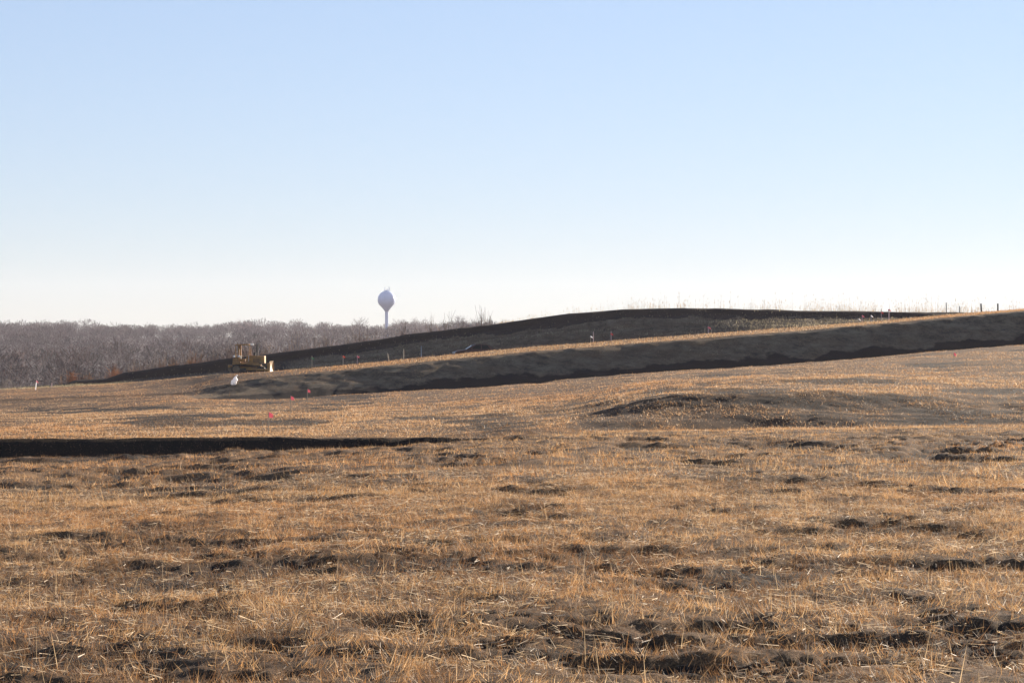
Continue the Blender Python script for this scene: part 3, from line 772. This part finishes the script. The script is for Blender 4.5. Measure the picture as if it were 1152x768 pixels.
# local: x forward, y left, z up; origin under the middle of the tracks
def track_prof():
    P = []
    for k in range(9): a = R(90 + k * 22.5); P.append((-1.25 + 0.44 * math.cos(a), 0.50 + 0.44 * math.sin(a)))
    for k in range(9): a = R(270 + k * 22.5); P.append((1.05 + 0.36 * math.cos(a), 0.42 + 0.36 * math.sin(a)))
    return P
for sy in (-1, 1):
    y = sy * 0.93
    tf = MB().box((-0.1, y, 0.42), (2.1, 0.30, 0.30), bevel=0.03).build('track_frame', M_trk, dz)
    P = track_prof(); n = len(P)
    tb = MB()
    cx_ = sum(a for a, _ in P) / n; cz_ = sum(b for _, b in P) / n
    inner = [(a + (cx_ - a) * 0.06, b + (cz_ - b) * 0.16) for a, b in P]
    o_ = [[tb.bm.verts.new((a, y + s * 0.26, b)) for a, b in P] for s in (-1, 1)]
    i_ = [[tb.bm.verts.new((a, y + s * 0.26, b)) for a, b in inner] for s in (-1, 1)]
    for k in range(n):
        q = (k + 1) % n
        tb.bm.faces.new((o_[0][k], o_[1][k], o_[1][q], o_[0][q])); tb.bm.faces.new((i_[0][k], i_[0][q], i_[1][q], i_[1][k]))
        tb.bm.faces.new((o_[0][k], o_[0][q], i_[0][q], i_[0][k])); tb.bm.faces.new((o_[1][k], i_[1][k], i_[1][q], o_[1][q]))
    trk = tb.build('track', M_trk, dz)
    # grouser shoes all round the belt
    pts = [Vector((a, 0, b)) for a, b in P]; L = [(pts[(k + 1) % n] - pts[k]).length for k in range(n)]; tot = sum(L)
    shoe = None
    for s_ in range(36):
        q = tot * s_ / 36; k = 0
        while q > L[k]: q -= L[k]; k += 1
        dv = (pts[(k + 1) % n] - pts[k]).normalized(); c = pts[k] + dv * q
        if shoe is None:
            shoe = MB().box((0, 0, 0), (0.15, 0.54, 0.03)).box((0, 0, 0.035), (0.025, 0.54, 0.05)).build('track_shoe', M_trk, trk)
            o = shoe
        else:
            o = shoe.copy(); col.objects.link(o)
        nrm = Vector((dv.z, 0, -dv.x))
        o.location = (c.x, y, c.z)
        o.location = o.location + nrm * (0.012 if nrm.dot(Vector((c.x - cx_, 0, c.z - cz_))) > 0 else -0.012)
        o.rotation_euler = (0, -math.atan2(dv.z, dv.x) + math.pi, 0)
    MB().tube([(-1.25, y - 0.2, 0.50), (-1.25, y + 0.2, 0.50)], 0.37, 20).tube([(-1.25, y - 0.24, 0.50), (-1.25, y + 0.24, 0.50)], 0.16, 14).build('sprocket', M_steel, dz)
    MB().tube([(1.05, y - 0.2, 0.42), (1.05, y + 0.2, 0.42)], 0.30, 20).tube([(1.05, y - 0.24, 0.42), (1.05, y + 0.24, 0.42)], 0.12, 14).build('idler_wheel', M_steel, dz)
    for k in range(5):
        MB().tube([(-0.78 + k * 0.38, y - 0.18, 0.20), (-0.78 + k * 0.38, y + 0.18, 0.20)], 0.12, 12).build('roller', M_trk, dz)
    MB().prism([(-1.55, 1.02), (0.35, 1.02), (0.45, 1.12), (-0.4, 1.16), (-1.55, 1.22)], y - 0.30, y + 0.30).build('fender', M_yel, dz)
    MB().tube([(-0.2, sy * 1.30, 0.50), (1.5, sy * 1.34, 0.42), (2.02, sy * 1.34, 0.40)], 0.085, 8).build('push_arm', M_yel, dz)
    MB().tube([(1.05, sy * 0.52, 1.20), (1.62, sy * 0.56, 0.92)], 0.085, 10).tube([(1.62, sy * 0.56, 0.92), (2.02, sy * 0.60, 0.72)], 0.045, 8).build('lift_cylinder', M_steel, dz)
MB().box((-0.15, 0, 0.72), (2.5, 1.26, 0.60), bevel=0.05).build('main_frame', M_yel, dz)
MB().prism([(-1.70, 0.95), (-1.62, 1.62), (-1.05, 1.66), (-0.98, 1.03), (-0.98, 0.95)], -0.62, 0.62).build('fuel_tank', M_yel, dz)
hood = MB().prism([(-0.05, 1.00), (-0.05, 1.86), (0.15, 1.93), (1.40, 1.84), (1.47, 1.76), (1.47, 1.00)], -0.46, 0.46).build('hood', M_yel, dz)
for k in range(6):
    for sy in (-1, 1):
        MB().box((0.45 + k * 0.13, sy * 0.462, 1.40), (0.05, 0.02, 0.42)).build('vent_slot', M_blk, hood)
gr = MB().box((1.52, 0, 1.28), (0.09, 1.02, 1.16), bevel=0.02).build('radiator_guard', M_yel, dz)
for k in range(7):
    MB().box((1.575, 0, 0.86 + k * 0.14), (0.02, 0.86, 0.05)).build('guard_bar', M_steel, gr)
MB().box((-0.17, 0, 1.44), (0.22, 1.10, 0.86), bevel=0.04).build('dashboard', M_yel, dz)
MB().box((-0.02, -0.50, 1.62), (0.10, 0.14, 0.62), bevel=0.02).build('air_cleaner_panel', M_lens, dz)
seat = MB().box((-0.72, 0, 1.30), (0.50, 0.54, 0.16), bevel=0.04).box((-0.95, 0, 1.62), (0.13, 0.52, 0.56), bevel=0.04).build('seat', M_blk, dz)
for sy in (-1, 1):
    MB().box((-0.74, sy * 0.38, 1.40), (0.55, 0.12, 0.34), bevel=0.03).build('armrest', M_yel, dz)
    MB().tube([(-0.36, sy * 0.25, 1.6), (-0.42, sy * 0.27, 1.98)], 0.02, 6).build('control_lever', M_blk, dz)
roof = MB().box((-0.62, 0, 3.02), (1.62, 1.62, 0.10), bevel=0.03).box((-0.62, 0, 3.09), (1.30, 1.30, 0.05), bevel=0.015).build('canopy_roof', M_yel, dz)
for (xx, yy, w_) in ((-1.02, -0.66, 0.13), (-1.02, 0.66, 0.13), (-1.34, -0.66, 0.06), (0.02, -0.64, 0.06), (0.02, 0.64, 0.06)):
    MB().tube([(xx, yy, 1.18), (xx, yy * 1.03, 2.98)], w_ * 0.6, 6).build('canopy_post', M_yel, dz)
for xx, yy in ((0.22, -0.62), (0.22, 0.62)):
    l_ = MB().box((xx, yy, 3.06), (0.16, 0.22, 0.20), bevel=0.03).build('work_lamp', M_white, dz)
    MB().box((xx + 0.09, yy, 3.06), (0.02, 0.18, 0.16)).build('lens', M_lens, l_)
for xx, yy in ((-1.55, -0.5), (-1.02, -0.78)):
    l_ = MB().box((xx, yy, 1.82), (0.18, 0.20, 0.20), bevel=0.03).build('work_lamp', M_white, dz)
    MB().box((xx + 0.10, yy, 1.82), (0.02, 0.16, 0.16)).build('lens', M_lens, l_)
MB().tube([(0.78, -0.12, 1.84), (0.78, -0.12, 2.85), (0.80, -0.12, 3.02), (0.90, -0.12, 3.20)], 0.10, 10).build('exhaust_stack', M_blk, dz)
MB().tube([(0.50, 0.16, 1.86), (0.50, 0.16, 2.16)], 0.12, 12).tube([(0.50, 0.16, 2.16), (0.50, 0.16, 2.24)], 0.16, 12).build('air_intake', M_blk, dz)
MB().tube([(-1.2, -0.75, 1.2), (-1.2, -1.15, 1.18), (-1.2, -1.15, 1.75), (-0.4, -1.15, 1.75)], 0.02, 6).build('grab_rail', M_yel, dz)
# curved blade
bl = MB()
arc = [(2.10 + 0.30 * (1 - math.cos(R(-42 + k * 12))) * 2.2, 0.72 + 0.62 * math.sin(R(-62 + k * 17.7)) / math.sin(R(62))) for k in range(8)]
back = [(a - 0.07, b) for a, b in arc][::-1]
bl.prism(arc + back, -1.52, 1.52)
blade = bl.build('blade', M_steel, dz)
MB().box((arc[0][0] + 0.02, 0, 0.06), (0.05, 3.06, 0.16)).build('cutting_edge', M_steel, blade)
for sy in (-1, 1):
    MB().box((2.12, sy * 1.53, 0.62), (0.30, 0.035, 1.06)).build('end_bit', M_yel, blade)
# ripper at the rear
rp = MB().box((-1.98, 0, 0.78), (0.24, 1.5, 0.24), bevel=0.03).build('ripper_beam', M_yel, dz)
for yy in (-0.55, 0, 0.55):
    MB().prism([(-2.16, 0.95), (-1.98, 0.95), (-1.96, 0.35), (-1.84, 0.10), (-1.94, 0.12), (-2.12, 0.38)], yy - 0.045, yy + 0.045).build('ripper_shank', M_steel, rp)
for sy in (-1, 1):
    MB().tube([(-1.6, sy * 0.42, 0.72), (-1.95, sy * 0.42, 0.72)], 0.07, 8).build('ripper_arm', M_yel, dz)

# ------------------------------------------------------------------ maroon car behind the near terrace
M_mar = worn_paint('maroon_paint', (0.050, 0.008, 0.009), (0.03, 0.010, 0.010), 0.55, 0.0, 0.5, 3)
M_rim = worn_paint('wheel_metal', (0.35, 0.35, 0.36), (0.15, 0.13, 0.12), 0.35, 0.7, 0.5, 5)
M_red, nt_, b_, _ = new_mat('tail_lamp'); b_.inputs['Base Color'].default_value = (0.25, 0.01, 0.01, 1); b_.inputs['Roughness'].default_value = 0.2
cdist = 219.0
cr = empty('parked_car', at(537, cdist), R(188))
tag(cr, 'dark maroon car half hidden behind the near terrace crest', 'car')
body = MB().prism([(-2.15, 0.34), (-2.18, 0.72), (-2.02, 0.92), (-1.25, 0.97), (0.95, 0.97), (1.95, 0.84), (2.18, 0.66), (2.2, 0.36), (1.85, 0.26), (-1.85, 0.26)], -0.86, 0.86).build('body', M_mar, cr)
cabin = MB(); prof_c = [(-1.45, 0.965), (-0.95, 1.36), (-0.70, 1.43), (0.20, 1.43), (0.42, 1.36), (1.05, 0.965)]
cabin.prism(prof_c, -0.72, 0.72); cabin.build('cabin', M_mar, cr)
for sy in (-1, 1):
    MB().prism([(-1.12, 1.0), (-0.84, 1.34), (-0.32, 1.36), (-0.32, 1.0)], sy * 0.715, sy * 0.735).build('side_window', M_glass, cr)
    MB().prism([(-0.24, 1.0), (-0.24, 1.36), (0.20, 1.36), (0.74, 1.0)], sy * 0.715, sy * 0.735).build('side_window', M_glass, cr)
    for wx in (-1.32, 1.36):
        w_ = MB().tube([(wx, sy * 0.68, 0.31), (wx, sy * 0.89, 0.31)], 0.31, 22).build('wheel', M_blk, cr)
        MB().tube([(wx, sy * 0.84, 0.31), (wx, sy * 0.90, 0.31)], 0.19, 16).build('rim', M_rim, w_)
    MB().box((2.12, sy * 0.62, 0.66), (0.16, 0.32, 0.14), bevel=0.03).build('headlight', M_lens, cr)
    MB().box((-2.13, sy * 0.66, 0.74), (0.12, 0.26, 0.16), bevel=0.03).build('tail_light', M_red, cr)
    MB().box((0.62, sy * 0.84, 1.02), (0.12, 0.16, 0.12), bevel=0.03).build('side_mirror', M_mar, cr)
MB().prism([(0.47, 1.33), (0.50, 1.345), (1.06, 1.0), (1.03, 0.985)], -0.62, 0.62).build('windscreen', M_glass, cr)
MB().prism([(-1.46, 1.0), (-1.43, 0.985), (-0.98, 1.335), (-1.01, 1.35)], -0.62, 0.62).build('rear_window', M_glass, cr)
MB().box((-2.17, 0, 0.46), (0.12, 1.66, 0.18), bevel=0.04).build('bumper', M_blk, cr)
MB().box((2.17, 0, 0.44), (0.12, 1.66, 0.18), bevel=0.04).build('bumper', M_blk, cr)

# ------------------------------------------------------------------ survey flags, laths and posts
def cloth_mat(name, c):
    m, nt, b, out = new_mat(name)
    f = noise(nt, 9, 3)
    nt.links.new(mixc(nt, f, tuple(v * 0.75 for v in c), c), b.inputs['Base Color'])
    b.inputs['Roughness'].default_value = 0.55
    t = nt.nodes.new('ShaderNodeBsdfTranslucent'); t.inputs['Color'].default_value = (*c, 1)
    mx = nt.nodes.new('ShaderNodeMixShader'); mx.inputs[0].default_value = 0.4
    nt.links.new(b.outputs[0], mx.inputs[1]); nt.links.new(t.outputs[0], mx.inputs[2]); nt.links.new(mx.outputs[0], out.inputs['Surface'])
    return m
M_pink = cloth_mat('flag_pink', (0.78, 0.27, 0.31))
M_org = cloth_mat('flag_orange', (0.85, 0.14, 0.05))
M_red2 = cloth_mat('ribbon_red', (0.60, 0.05, 0.05))
M_grn = cloth_mat('ribbon_green', (0.06, 0.30, 0.12))
M_wht = cloth_mat('ribbon_white', (0.92, 0.90, 0.90))
M_lath = worn_paint('lath_wood', (0.52, 0.42, 0.29), (0.38, 0.28, 0.18), 0.8, 0, 0.6, 8)
M_lathp = worn_paint('lath_pink_paint', (0.62, 0.40, 0.38), (0.45, 0.32, 0.28), 0.8, 0, 0.6, 8)
M_lathb = worn_paint('lath_grey', (0.30, 0.34, 0.38), (0.25, 0.26, 0.27), 0.8, 0, 0.6, 8)
M_post = worn_paint('post_wood', (0.060, 0.050, 0.045), (0.035, 0.03, 0.028), 0.9, 0, 0.6, 8)

def find_d(px, row, d0, d1):
    """distance at which the ground shows at that row"""
    ds_ = np.arange(d0, d1, 0.25); z_, _, _ = sample(np.full_like(ds_, px), ds_)
    r_ = CY + (EYE - z_) * FPX / ds_
    return float(ds_[int(np.argmin(np.abs(r_ - row)))])

def flag_cloth(w, h, drop, seed):
    """waving cloth hanging from the pole, with thickness"""
    bm = bmesh.new(); nx, nz = 6, 4; g = {}
    for s in (0, 1):
        for i in range(nx + 1):
            for j in range(nz + 1):
                u, v = i / nx, j / nz
                g[s, i, j] = bm.verts.new((u * w * (1 - 0.25 * drop), 0.035 * w * 4 * u * math.sin(u * 5 + seed + v * 1.5) + (s - 0.5) * 0.004, -v * h * (1 - 0.25 * u) - drop * u * w * 0.75))
    for i in range(nx):
        for j in range(nz):
            bm.faces.new((g[0, i, j], g[0, i + 1, j], g[0, i + 1, j + 1], g[0, i, j + 1])); bm.faces.new((g[1, i, j], g[1, i, j + 1], g[1, i + 1, j + 1], g[1, i + 1, j]))
    return bm
def pin_flag(px, row_base, row_top, d0, d1, label, mat, flag=(0.11, 0.13), drop=0.6, lean=0.0, group='pink survey flags in the middle field'):
    d_ = find_d(px, row_base, d0, d1); b = at(px, d_)
    h = (EYE + (CY - row_top) * d_ / FPX) - b.z
    root = empty('survey_flag', b)
    root.rotation_euler = (0, lean, 0)
    MB().box((0, 0, h / 2 - 0.05), (0.028, 0.012, h + 0.1)).build('stake', M_lath, root)
    bm = flag_cloth(flag[0] * 1.6, flag[1] * 1.4, drop, px)
    me = bpy.data.meshes.new('flag'); bm.to_mesh(me); bm.free(); me.materials.append(mat)
    f = bpy.data.objects.new('flag', me); col.objects.link(f); f.parent = root; f.location = (0.014, 0, h - 0.01)
    return tag(root, label, 'survey flag', group)
pin_flag(302, 487, 463, 78, 120, 'nearest pink survey flag, just beyond the black ditch', M_pink)
pin_flag(327, 464.5, 445, 90, 150, 'pink survey flag on a bright stake, middle of three', M_pink)
pin_flag(346, 452, 437.5, 110, 158, 'pink survey flag against the dark terrace foot', M_pink)
pin_flag(1073, 405, 396, 100, 172, 'small pink survey flag on the right slope below the terrace', M_pink, drop=0.9)

def lath(px, d_, row_top, label, wood, ribbon=None, lean=0.0, tip=0.16, group='survey laths between the terraces', width=0.06, name='survey_lath'):
    b = at(px, d_)
    h = (EYE + (CY - row_top) * d_ / FPX) - b.z
    root = empty(name, b); root.rotation_euler = (0, lean, random.uniform(-.4, .4))
    MB().prism([(-width / 2, -0.15), (-width / 2, h - 0.03), (0, h), (width / 2, h - 0.03), (width / 2, -0.15)], -0.011, 0.011).build('lath', wood, root)
    if ribbon:
        MB().tube([(0, 0, h - tip - 0.10), (0, 0, h - tip)], width * 0.75, 8).build('ribbon', ribbon, root)
        bm = flag_cloth(0.16, 0.12, 0.9, px)
        me = bpy.data.meshes.new('ribbon_tail'); bm.to_mesh(me); bm.free(); me.materials.append(ribbon)
        f = bpy.data.objects.new('ribbon_tail', me); col.objects.link(f); f.parent = root; f.location = (width * 0.7, -0.02, h - tip)
    return tag(root, label, 'survey stake', group)
lath(351, 200, 400, 'thin green topped lath right of the bulldozer', M_lath, M_grn)
lath(386, 201, 399.5, 'lath with orange ribbon left of the pink one', M_lath, M_org, tip=0.05)
lath(402, 201, 399.5, 'lath with pink ribbon right of the orange one', M_lathp, M_pink, tip=0.05)
lath(439.5, 203, 396.5, 'short yellowish lath leaning left', M_lath, None, lean=-0.22, width=0.09)
lath(454, 203, 392.5, 'upright pale lath right of the leaning one', M_lath, None, width=0.08)
lath(474, 204, 389, 'faint grey blue lath, rightmost left of the car', M_lathb, None, width=0.09)
lath(664.5, 206, 377.5, 'short lath with white ribbon below the far terrace', M_lath, M_wht, tip=0.02)
lath(667.5, 208, 373, 'tall pinkish lath beside the white ribbon', M_lathp, None)
lath(687.5, 208, 372, 'tall lath with red ribbon facing left', M_lathp, M_red2, tip=0.22)
lath(793, 209, 369, 'thin bare lath left of the bright pink ribbon', M_lath, None)
lath(797, 209, 367, 'lath with bright pink and white ribbon above the near crest', M_lathp, M_pink, tip=0.06, width=0.1)
lath(799, 211, 370, 'thin bare lath right of the bright pink ribbon', M_lath, None, lean=0.12)
lath(966, 213, 358, 'short lath with white ribbon, leftmost of the right cluster', M_lath, M_wht, tip=0.02)
lath(970, 213, 354, 'lath with pink ribbon in the right cluster', M_lathp, M_pink, tip=0.05)
lath(980, 214, 354, 'grey lath in the middle of the right cluster', M_lathb, M_wht, tip=0.05)
lath(991.5, 214, 347.5, 'tallest white lath of the right cluster', M_lathp, M_red2, tip=0.25)
lath(1000, 215, 347.5, 'lath with red ribbon at the right end of the cluster', M_lathp, M_red2, tip=0.03, width=0.1)
lath(40, 205, 427.5, 'white and pink stake at the left field edge', M_wht, M_pink, lean=0.12, tip=0.04, width=0.075)
lath(58, 212, 430.5, 'small white stake right of the pink topped one', M_lathp, None, width=0.09)
for px_, rt_, dd_, lab in ((1064.5, 340.5, 262, 'thin grey fence post, leftmost of four on the skyline'), (1079.5, 344.5, 262, 'short dark fence post, second of four on the skyline'), (1104, 341.5, 262, 'thick leaning fence post, third of four on the skyline'), (1122.5, 341.5, 262, 'pale thick fence post, rightmost of four on the skyline')):
    b = at(px_, dd_); h = (EYE + (CY - rt_) * dd_ / FPX) - b.z
    root = empty('fence_post', b); root.rotation_euler = (0, -0.05 if px_ == 1104 else 0, 0.3)
    wd = 0.045 if px_ < 1100 else 0.085
    MB().tube([(0, 0, -0.3), (0.01, 0, h * 0.5), (0, 0, h)], wd * 1.1, 8, wd).build('post', M_post, root)
    MB().tube([(0, 0, h - 0.02), (0, 0, h + 0.02)], wd * 1.12, 8, wd * 0.7).build('cap', M_post, root)
    tag(root, lab, 'fence post', 'fence posts on the skyline')

# white sack on the end of the near terrace
d_ = find_d(262, 433, 150, 182); b = at(262, d_)
bm = bmesh.new(); bmesh.ops.create_icosphere(bm, subdivisions=4, radius=1.0)
for v in bm.verts:
    c = v.co.copy()
    k = 1 + 0.20 * math.sin(5 * c.x + 3 * c.z) * math.cos(4 * c.y) + 0.10 * math.sin(11 * c.z + 7 * c.x)
    pinch = 1 - 0.55 * max(0, c.z) ** 1.5
    v.co = Vector((c.x * 0.22 * k * pinch + 0.12 * (c.z + 1), c.y * 0.2 * k * pinch, (max(c.z, -0.75) + 0.75) * 0.37 * (1 + 0.1 * math.sin(9 * c.x))))
me = bpy.data.meshes.new('sack_body'); bm.to_mesh(me); bm.free(); me.materials.append(M_wht)
root = empty('white_sack', b - Vector((0, 0, 0.02)))
o = bpy.data.objects.new('sack_body', me); col.objects.link(o); o.parent = root
MB().tube([(0.20, 0, 0.56), (0.24, 0, 0.64), (0.32, -0.02, 0.70), (0.36, 0, 0.66)], 0.06, 8, 0.025).build('tied_neck', M_wht, root)
tag(root, 'crumpled white sack on the left end of the near terrace', 'sack')

# ------------------------------------------------------------------ haze over the valley
hm = bpy.data.materials.new('haze'); hm.use_nodes = True
hn = hm.node_tree.nodes
for n_ in list(hn):
    if n_.type == 'BSDF_PRINCIPLED': hn.remove(n_)
pv = hn.new('ShaderNodeVolumePrincipled')
pv.inputs['Color'].default_value = (0.88, 0.85, 0.97, 1)
pv.inputs['Density'].default_value = 0.000062
pv.inputs['Anisotropy'].default_value = 0.2
hm.node_tree.links.new(pv.outputs[0], hn['Material Output'].inputs['Volume'])
zmin = float(z_f.min()) - 1.0
hz = MB()
X0, X1, Y0, Y1, Z0, Z1 = -13000, 13000, -120, 2950, zmin, 72.0
hz.box(((X0 + X1) / 2, (Y0 + Y1) / 2, (Z0 + Z1) / 2), (X1 - X0, Y1 - Y0, Z1 - Z0))
tag(hz.build('haze', hm), kind='stuff')
tris = sum(sum(len(p.vertices) - 2 for p in o.data.polygons) if len(o.data.polygons) < 5000 else len(o.data.loops) - 2 * len(o.data.polygons) for o in sc.objects if o.type == 'MESH')
print('triangles', tris)
